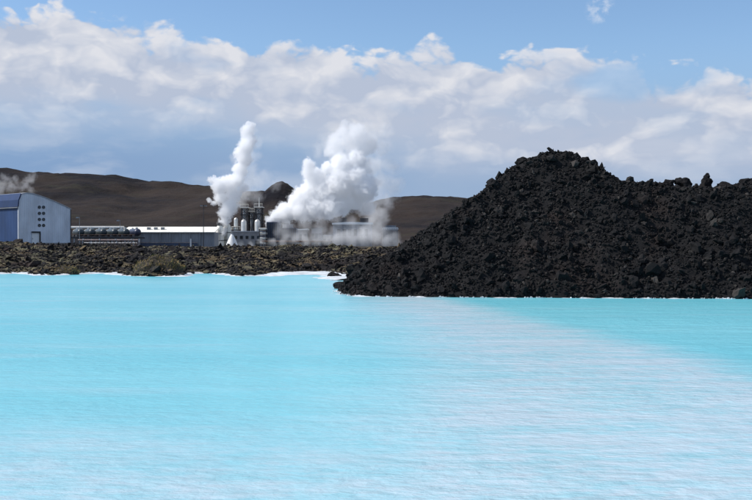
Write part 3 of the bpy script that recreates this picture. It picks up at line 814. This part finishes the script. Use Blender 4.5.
# ------------------------------------------------------------------ the power works
def works():
    Y = 335.0; u = Y / F; zb = 2.1
    def zz(py, YY=Y): return EYE + (HOR - py) / F * YY - zb
    # two silencers at the foot of the left plume
    def silencer(px, YY, hp, lab):
        c = pix(px, YY); root = thing('steam_silencer', (c.x, YY, zb), 0, lab, 'silencer', 'steam silencers under the left plume')
        h = zz(hp, YY); r = 1.35
        MB().lathe([(r, 0), (r, h * .8), (r * .8, h * .92), (r * .55, h)], 24).build('shell', M['cream'], root, smooth=True)
        MB().lathe([(r * .56, h + .003), (r * .66, h + .02), (r * .66, h + .9), (r * .56, h + .9)], 24).build('outlet', M['dark_steel'], root, smooth=True)
        for z in (h * .3, h * .62): MB().lathe([(r + .004, z), (r + .1, z + .02), (r + .1, z + .2), (r + .004, z + .22)], 24).build('hoop', M['dark_steel'], root, smooth=True)
        m = MB()
        for s in (-.22, .22): m.cyl((s, -r - .28, 0), (s, -r - .28, h * .85), 0.04, seg=6)
        for i in range(16): m.cyl((-.22, -r - .28, .3 + i * h * .05), (.22, -r - .28, .3 + i * h * .05), 0.03, seg=6)
        m.build('ladder', M['dark_steel'], root)
        MB().cyl((-r * .7, 0, 1.0), (-r - 3.4, 0.4, 1.0), 0.38, seg=14).build('inlet_pipe', M['steel'], root, smooth=True)
    silencer(219.8, 331, 225.5, 'left cream silencer tower venting steam, beside the cream shed')
    silencer(227.2, 333, 224.0, 'right cream silencer tower venting steam, behind the white cone')
    c = pix(232, 322); root = thing('cone_tent', (c.x, 322, zb), 0, 'white conical cover standing right of the silencers', 'cone')
    h = EYE + (HOR - 234.2) / F * 322 - zb
    MB().lathe([(2.15, 0), (1.5, h * .4), (.75, h * .8), (.3, h)], 20).build('cover', M['white'], root)
    MB().lathe([(.31, h + .003), (.36, h + .02), (.36, h + .35), (.1, h + .5)], 14).build('cap', M['steel'], root)
    MB().lathe([(2.2, -.6), (2.3, -.58), (2.3, .16), (2.17, .18)], 20).build('base_ring', M['concrete'], root)
    # grey-blue equipment hall behind them
    a, b = pix(231.5, 345).x, pix(262, 345).x; root = thing('equipment_hall', ((a + b) / 2, 345, zb), 0, 'blue grey flat roofed equipment hall under the steel process columns', 'building')
    H = (b - a) / 2; h = zz(232, 345)
    MB().box(-H, H, 0, 12, 0, h).build('wall', M['bluegrey'], root)
    MB().box(-H - .2, H + .2, -.25, 12.2, h + .003, h + .35).build('roof', M['grey_roof'], root)
    for i in range(5): x = -H + 1.4 + i * 1.9; MB().box(x - .5, x + .5, -.05, -.003, h * .55, h * .75).build('window', M['glass'], root)
    MB().box(H - 2.2, H - .8, -.06, -.003, 0, 2.3).build('door', M['dark_steel'], root)
    # process columns
    def column(px, YY, top, r, dome, plats, lab, mst=None):
        c = pix(px, YY); root = thing('process_column', (c.x, YY, zb), 0, lab, 'column', 'steel process columns with platforms')
        h = zz(top, YY)
        MB().lathe([(r, 0), (r, h), (r * .85, h + r * .5), (r * .4, h + r * .85), (.05, h + r)], 20).build('vessel', M[dome], root, smooth=True)
        for p in plats:
            z = zz(p, YY); k = MB(); k.lathe([(r + .003, z), (r + .9, z + .01), (r + .9, z + .16), (r + .003, z + .17)], 16)
            pl = k.build('platform', M['dark_steel'], root)
            k = MB()
            for i in range(12):
                a = i * math.pi / 6; k.cyl(((r + .85) * math.cos(a), (r + .85) * math.sin(a), z + .17), ((r + .85) * math.cos(a), (r + .85) * math.sin(a), z + 1.2), .04, seg=6)
            k.lathe([(r + .82, z + 1.1), (r + .9, z + 1.11), (r + .9, z + 1.2), (r + .82, z + 1.21)], 16)
            k.build('railing', M['cream'], pl)
        if mst: MB().cyl((0, 0, h + r * .9), (0, 0, zz(mst, YY)), .16, .1, seg=10).build('vent_mast', M['alu'], root)
    column(243.8, 352, 222, 0.95, 'alu', [], 'short silver domed vessel on the left of the two')
    column(257.4, 352, 222, 0.95, 'alu', [], 'short silver domed vessel right of the process tower')
    column(236.0, 356, 219.5, 0.7, 'alu', [230], 'thin silver vessel just right of the left plume')
    # open steel frames: posts, floors, braces
    def frame(px0, px1, YY, top, floors, lab, mst=None):
        a, b = pix(px0, YY).x, pix(px1, YY).x; root = thing('steel_tower', ((a + b) / 2, YY, zb), 0, lab, 'tower', 'open steel towers of the works')
        H = (b - a) / 2; h = zz(top, YY)
        for x in (-H, H):
            for y in (0, 4): MB().box(x - .17, x + .17, y - .17, y + .17, 0, h).build('post', M['dark_steel'], root)
        for f in floors:
            z = zz(f, YY); MB().box(-H - .5, H + .5, -.6, 4.6, z, z + .28).build('floor', M['cream' if f == floors[0] else 'dark_steel'], root)
        k = MB(); zl = [0] + sorted(zz(f, YY) for f in floors)
        for za, zc in zip(zl, zl[1:]):
            k.cyl((-H, -.1, za + .2), (H, -.1, zc - .1), .08, seg=6); k.cyl((H, -.22, za + .2), (-H, -.22, zc - .1), .08, seg=6)
        k.build('bracing', M['dark_steel'], root)
        k = MB(); z = zl[-1]
        for i in range(7): x = -H - .4 + i * (2 * H + .8) / 6; k.cyl((x, -.5, z + .28), (x, -.5, z + 1.3), .05, seg=6)
        k.cyl((-H - .4, -.5, z + 1.3), (H + .4, -.5, z + 1.3), .05, seg=6); k.build('railing', M['cream'], root)
        MB().cyl((-.2, 2, 0), (-.2, 2, h - .6), min(.75, H * .6), seg=18).build('riser', M['steel'], root, smooth=True)
        if mst: MB().cyl((0, 2, h), (0, 2, zz(mst, YY)), .17, .1, seg=10).build('vent_mast', M['alu'], root)
    frame(241.5, 247.5, 358, 207, [208, 215, 224], 'left open steel tower with cream top platform')
    frame(255.5, 261.5, 358, 206.5, [207.5, 214, 223], 'right open steel tower carrying a thin vent mast', 197)
    frame(249.5, 253.5, 362, 211, [212, 219], 'narrow dark steel tower standing between the two wider ones')
    # stacked plant at 259..266
    a = pix(262.8, 338); root = thing('filter_stack', (a.x, 338, zb), 0, 'stack of pale horizontal ducts between hall and dark cooling tower', 'duct stack')
    for i, p in enumerate((230, 234.5, 239.5, 244)):
        z = zz(p, 338); MB().box(-1.25, 1.25, 0, 3, z, z + .7, .12).build('duct', M['cream'], root)
    for x in (-1.1, 1.1): MB().box(x - .12, x + .12, -.15, -.004, 0, zz(229, 338)).build('post', M['dark_steel'], root)
    # cooling towers
    def cooler(px0, px1, YY, top, m, lab, fins, rail=False, dep=14):
        a, b = pix(px0, YY).x, pix(px1, YY).x; root = thing('cooling_tower', ((a + b) / 2, YY, zb), 0, lab, 'cooling tower', 'cooling towers')
        H = (b - a) / 2; h = zz(top, YY)
        MB().box(-H, H, 0, dep, 1.4, h).build('casing', M[m], root)
        MB().box(-H + .2, H - .2, .3, dep - .3, -.8, 1.397).build('basin', M['concrete'], root)
        k = MB()
        for i in range(fins): x = -H + .2 + i * (2 * H - .4) / (fins - 1); k.box(x - .12, x + .12, -.22, -.003, 1.4, h - .3)
        k.build('louvres', M['dark_steel'], root)
        for i in range(max(1, int(2 * H / 5))):
            x = -H + 2.6 + i * 5; MB().lathe([(2.0, h + .003), (1.8, h + .8), (1.95, h + 1.5), (1.85, h + 1.5)], 22).build('fan_stack', M['bluegrey'], root, loc=(x, dep / 2, 0), smooth=True)
        if rail:
            k = MB()
            for i in range(13): x = -H + i * 2 * H / 12; k.box(x - .10, x + .10, -.1, .1, h + .003, h + .5)
            k.box(-H, H, -.08, .08, h + .5, h + .72); k.build('railing', M['white'], root)
    cooler(266.5, 277, 340, 222, 'bluewall_shade', 'cooling tower in painted dark blue shade beneath the left edge of the large plume', 6)
    cooler(278.5, 296, 352, 228, 'bluewall_shade', 'low cooling cell in painted dark blue shade, half lost in the large plume', 9)
    cooler(383, 398, 345, 229.5, 'bluegrey', 'blue grey cooling tower with white top railing right of the plume', 10, True)
    # small buildings in the mist
    def hut(px0, px1, YY, top, m, rm, lab, win=2, name='plant_hut'):
        a, b = pix(px0, YY).x, pix(px1, YY).x; root = thing(name, ((a + b) / 2, YY, zb), 0, lab, 'building')
        H = (b - a) / 2; h = zz(top, YY)
        MB().box(-H, H, 0, 7, -.5, h).build('wall', M[m], root)
        MB().prism([(-H - .3, h + .003), (-H - .3, h + .25), (H + .3, h + .45), (H + .3, h + .003)], -.4, 7.3).build('roof', M[rm], root)
        for i in range(win): x = -H + (i + .5) * 2 * H / win; MB().box(x - .45, x + .45, -.06, -.003, h * .45, h * .75).build('window', M['glass'], root)
        MB().box(-.5, .5, -.07, -.003, -.5, 2.0).build('door', M['dark_steel'], root)
    hut(298.5, 307, 330, 230, 'concrete', 'white', 'small pale hut with white roof standing in steam under the plume')
    hut(311.5, 321.5, 334, 228.5, 'bluegrey', 'dark_steel', 'small dark roofed shed in the steam, right of the pale hut', 3)
    hut(322.5, 331, 340, 236, 'concrete', 'grey_roof', 'lowest grey block in the ground steam beside the turbine hall', 2)
    a, b = pix(333, 335).x, pix(372, 335).x; root = thing('turbine_hall', ((a + b) / 2, 335, zb), 0, 'large grey turbine hall with bright white roof edge behind drifting steam', 'building')
    H = (b - a) / 2; h = zz(224.5, 335)
    MB().box(-H, H, 0, 16, -.5, h).build('wall', M['bluegrey'], root)
    MB().prism([(-H - .3, h + .003), (-H - .3, h + .5), (-H * .2, h + .85), (H + .3, h + .6), (H + .3, h + .003)], -.5, 16.4).build('roof', M['white'], root)
    for px in (342, 364): x = pix(px, 335).x - (a + b) / 2; MB().box(x - 1.4, x + 1.4, 5, 8, h + .4, h + 2.2, .1).build('roof_vent', M['trim'], root)
    for i in range(7): x = -H + 1.0 + i * (2 * H - 2) / 6; MB().box(x - .1, x + .1, -.16, -.003, -.5, h - .1).build('pilaster', M['steel'], root)
    for i in range(6): x = -H + 1.9 + i * (2 * H - 2) / 6; MB().box(x - .5, x + .5, -.05, -.003, h * .5, h * .8).build('window', M['glass'], root)
    MB().box(H - 3.6, H - 1.2, -.08, -.003, -.5, 3).build('door', M['steel'], root)
    # ground steam pipe along the front
    a, b = pix(262, 326), pix(332, 326); L = (b.x - a.x) / 2
    root = thing('steam_pipe', ((a.x + b.x) / 2, 326, zz(241.5, 326) + zb), 0, 'rusty brown pipe along the ground below the large plume', 'pipe')
    MB().cyl((-L, 0, 0), (L, 0, 0), .3, seg=12).build('lagging', M['rust'], root, smooth=True)
    for i in range(7): x = -L + .5 + i * (2 * L - 1) / 6; MB().box(x - .1, x + .1, -.15, .15, -2.2, -.28).build('support', M['steel'], root)

works()

# ------------------------------------------------------------------ steam
def steam_mat(name, lobes, dens, warp, wscale, soft, erode, aniso=0.1, step=0.25, detail=4, col=(1, 1, 1)):
    """density that follows the puffs (centre, radius) with turbulent edges"""
    m = bpy.data.materials.new(name); m.use_nodes = True
    k = NT(m.node_tree); k.n.clear()
    out = k.node('ShaderNodeOutputMaterial')
    pos = k.node('ShaderNodeTexCoord').outputs['Object']
    wv = k.vm('SCALE', k.vm('SUBTRACT', k.noisec(pos, wscale, 2, 0.5), (0.5, 0.5, 0.5)), scale=warp)
    q = k.vm('ADD', pos, wv)
    d = None
    for (c, r) in lobes:
        e = k.m('DIVIDE', k.vm('DISTANCE', q, tuple(c)), r)
        d = e if d is None else k.m('SMOOTH_MIN', d, e, 0.12)
    n = k.noise(pos, wscale * 2.4, detail, 0.66)
    f = k.m('ADD', k.m('SUBTRACT', 1.0, d), k.m('MULTIPLY', k.m('SUBTRACT', n, 0.5), erode))
    f = k.m('ADD', f, k.m('MULTIPLY', k.m('SUBTRACT', k.noise(k.vm('ADD', pos, (7, 3, 1)), wscale * 7, 2, 0.6), 0.5), erode * 0.4))
    de = k.m('MULTIPLY', k.step(f, 0.0, soft), dens)
    v = k.node('ShaderNodeVolumePrincipled'); v.inputs['Color'].default_value = (*col, 1); v.inputs['Anisotropy'].default_value = aniso
    k.l.new(de, v.inputs['Density'])
    k.l.new(v.outputs[0], out.inputs['Volume'])
    try: m.cycles.volume_step_rate = step
    except Exception: pass
    try: m.volume_intersection_method = 'FAST'
    except Exception: pass
    return m

def steam(name, lobes_px, Y, dens, lab, warp=2.2, wscale=0.28, soft=0.25, erode=0.9, grow=1.2, depth_jit=0.5, seed=1, aniso=0.1, step=0.25, flat=None, ys=1.0):
    rg = random.Random(seed); u = Y / F
    c0 = pix(sum(l[0] for l in lobes_px) / len(lobes_px), Y, max(l[1] for l in lobes_px))
    L = []
    for px, py, r in lobes_px:
        p = pix(px, Y, py) - c0; p.y += rg.uniform(-1, 1) * depth_jit * r * u
        L.append((p, r * u))
    bm = bmesh.new()
    for c, r in L:
        ret = bmesh.ops.create_icosphere(bm, subdivisions=3, radius=r * grow + warp * 0.3)
        bmesh.ops.translate(bm, vec=c, verts=ret['verts'])
    me = bpy.data.meshes.new(name); bm.to_mesh(me); bm.free()
    o = bpy.data.objects.new('tmp', me); COL.objects.link(o)
    md = o.modifiers.new('r', 'REMESH'); md.mode = 'VOXEL'; md.voxel_size = 0.6
    dg = bpy.context.evaluated_depsgraph_get(); dg.update()
    m2 = bpy.data.meshes.new_from_object(o.evaluated_get(dg)); m2.name = name
    bpy.data.objects.remove(o); bpy.data.meshes.remove(me)
    m2.materials.clear(); m2.materials.append(steam_mat(name, L, dens, warp, wscale, soft, erode, aniso, step))
    ob = bpy.data.objects.new(name, m2); COL.objects.link(ob); ob.location = c0
    return tag(ob, lab, 'steam')

def plumes():
    steam('steam_plume', [(223, 232, 4.5), (224, 222, 6), (226, 213, 8), (230, 206, 9), (221, 197, 8), (220, 186, 9), (213, 180, 5), (228, 184, 10), (209, 201, 3), (214, 203, 4),
                          (233, 194, 9), (237, 180, 8), (240, 170, 8.5), (244, 160, 9), (240, 153, 7), (246, 148, 9), (249, 140, 8), (247, 131, 7.5), (250, 126, 5), (243, 188, 6)],
          331, 1.0, 'narrow white steam plume rising from the left silencers', 2.6, 0.42, 0.30, 1.4, 1.3, seed=3)
    steam('steam_plume', [(269, 220, 5), (276, 217, 8), (285, 212, 11), (295, 202, 9), (303, 197, 12), (294, 199, 6), (310, 165, 7), (309, 173, 8), (316, 180, 13), (326, 192, 15), (312, 192, 13), (300, 213, 10), (315, 209, 13), (330, 208, 13),
                          (342, 166, 13), (356, 160, 10), (328, 168, 7), (340, 182, 15), (355, 178, 14), (352, 195, 16), (342, 205, 12), (365, 190, 13)],
          345, 1.0, 'large billowing white steam cloud over the middle of the works', 3.0, 0.32, 0.22, 1.2, 1.25, seed=5)
    steam('steam_plume', [(342, 134, 10), (351, 141, 13), (338, 147, 12), (345, 126, 7), (358, 134, 12), (368, 146, 12), (334, 138, 9), (353, 156, 13), (340, 160, 12), (331, 152, 8), (362, 150, 11), (362, 168, 13), (368, 185, 13), (366, 204, 13)],
          349, 0.30, 'tall softer white steam rising behind the billowing cloud', 4.5, 0.20, 0.42, 1.25, 1.3, seed=8, step=0.3)
    steam('steam_plume', [(374, 165, 16), (380, 182, 17), (382, 148, 14), (386, 132, 11), (384, 200, 16), (378, 214, 16), (391, 166, 12), (392, 186, 12), (372, 140, 12), (366, 126, 9), (326, 143, 10), (318, 150, 8)],
          360, 0.13, 'thin ragged steam trailing off at the right of the white clouds', 8.0, 0.13, 0.8, 1.35, 1.35, seed=18, step=0.3)
    steam('steam_plume', [(286, 233, 13), (302, 234, 13), (318, 234, 14), (334, 236, 13), (350, 234, 14), (366, 232, 15), (382, 232, 14), (393, 237, 10), (288, 224, 10), (304, 223, 11), (320, 222, 11), (336, 221, 10), (352, 222, 10), (372, 222, 11)],
          326, 0.12, 'pale bluish steam haze hanging in front of the turbine hall', 6.0, 0.13, 0.9, 1.0, 1.3, seed=19, step=0.4)
    steam('steam_plume', [(252, 130, 8), (255, 142, 10), (252, 156, 11), (250, 168, 11), (247, 181, 11), (244, 194, 10), (234, 205, 9), (236, 160, 7)],
          336, 0.10, 'soft thin steam trailing along the right side of the narrow plume', 5.0, 0.22, 0.6, 1.4, 1.35, seed=21, step=0.3)
    steam('steam_plume', [(258, 182, 12), (248, 190, 11), (266, 176, 9), (256, 196, 10), (240, 200, 10), (275, 185, 8)],
          362, 0.06, 'faint grey steam veil between the two white plumes', 4.0, 0.25, 0.6, 1.5, 1.4, seed=9, step=0.4)
    steam('steam_plume', [(0, 187, 9), (10, 187, 8), (20, 187, 7), (27, 184, 7), (32, 179, 7), (-10, 184, 11), (6, 179, 7), (30, 190, 6), (16, 181, 6)],
          255, 0.16, 'ragged white steam drifting behind the roof of the grey hall', 3.6, 0.30, 0.7, 1.5, 1.35, seed=12, step=0.35)
    steam('ground_steam', [(208, 243, 6), (216, 242, 6), (240, 244, 5), (252, 245, 5), (262, 243, 5), (272, 242, 6), (283, 240, 7), (294, 240, 8), (305, 241, 8), (316, 240, 9), (328, 239, 10), (340, 239, 11), (352, 238, 12), (364, 237, 12), (375, 238, 11), (386, 240, 9), (396, 243, 7)],
          322, 0.19, 'low white ground steam drifting along the front of the works', 4.5, 0.16, 0.8, 1.0, 1.5, seed=15, step=0.4)

plumes()
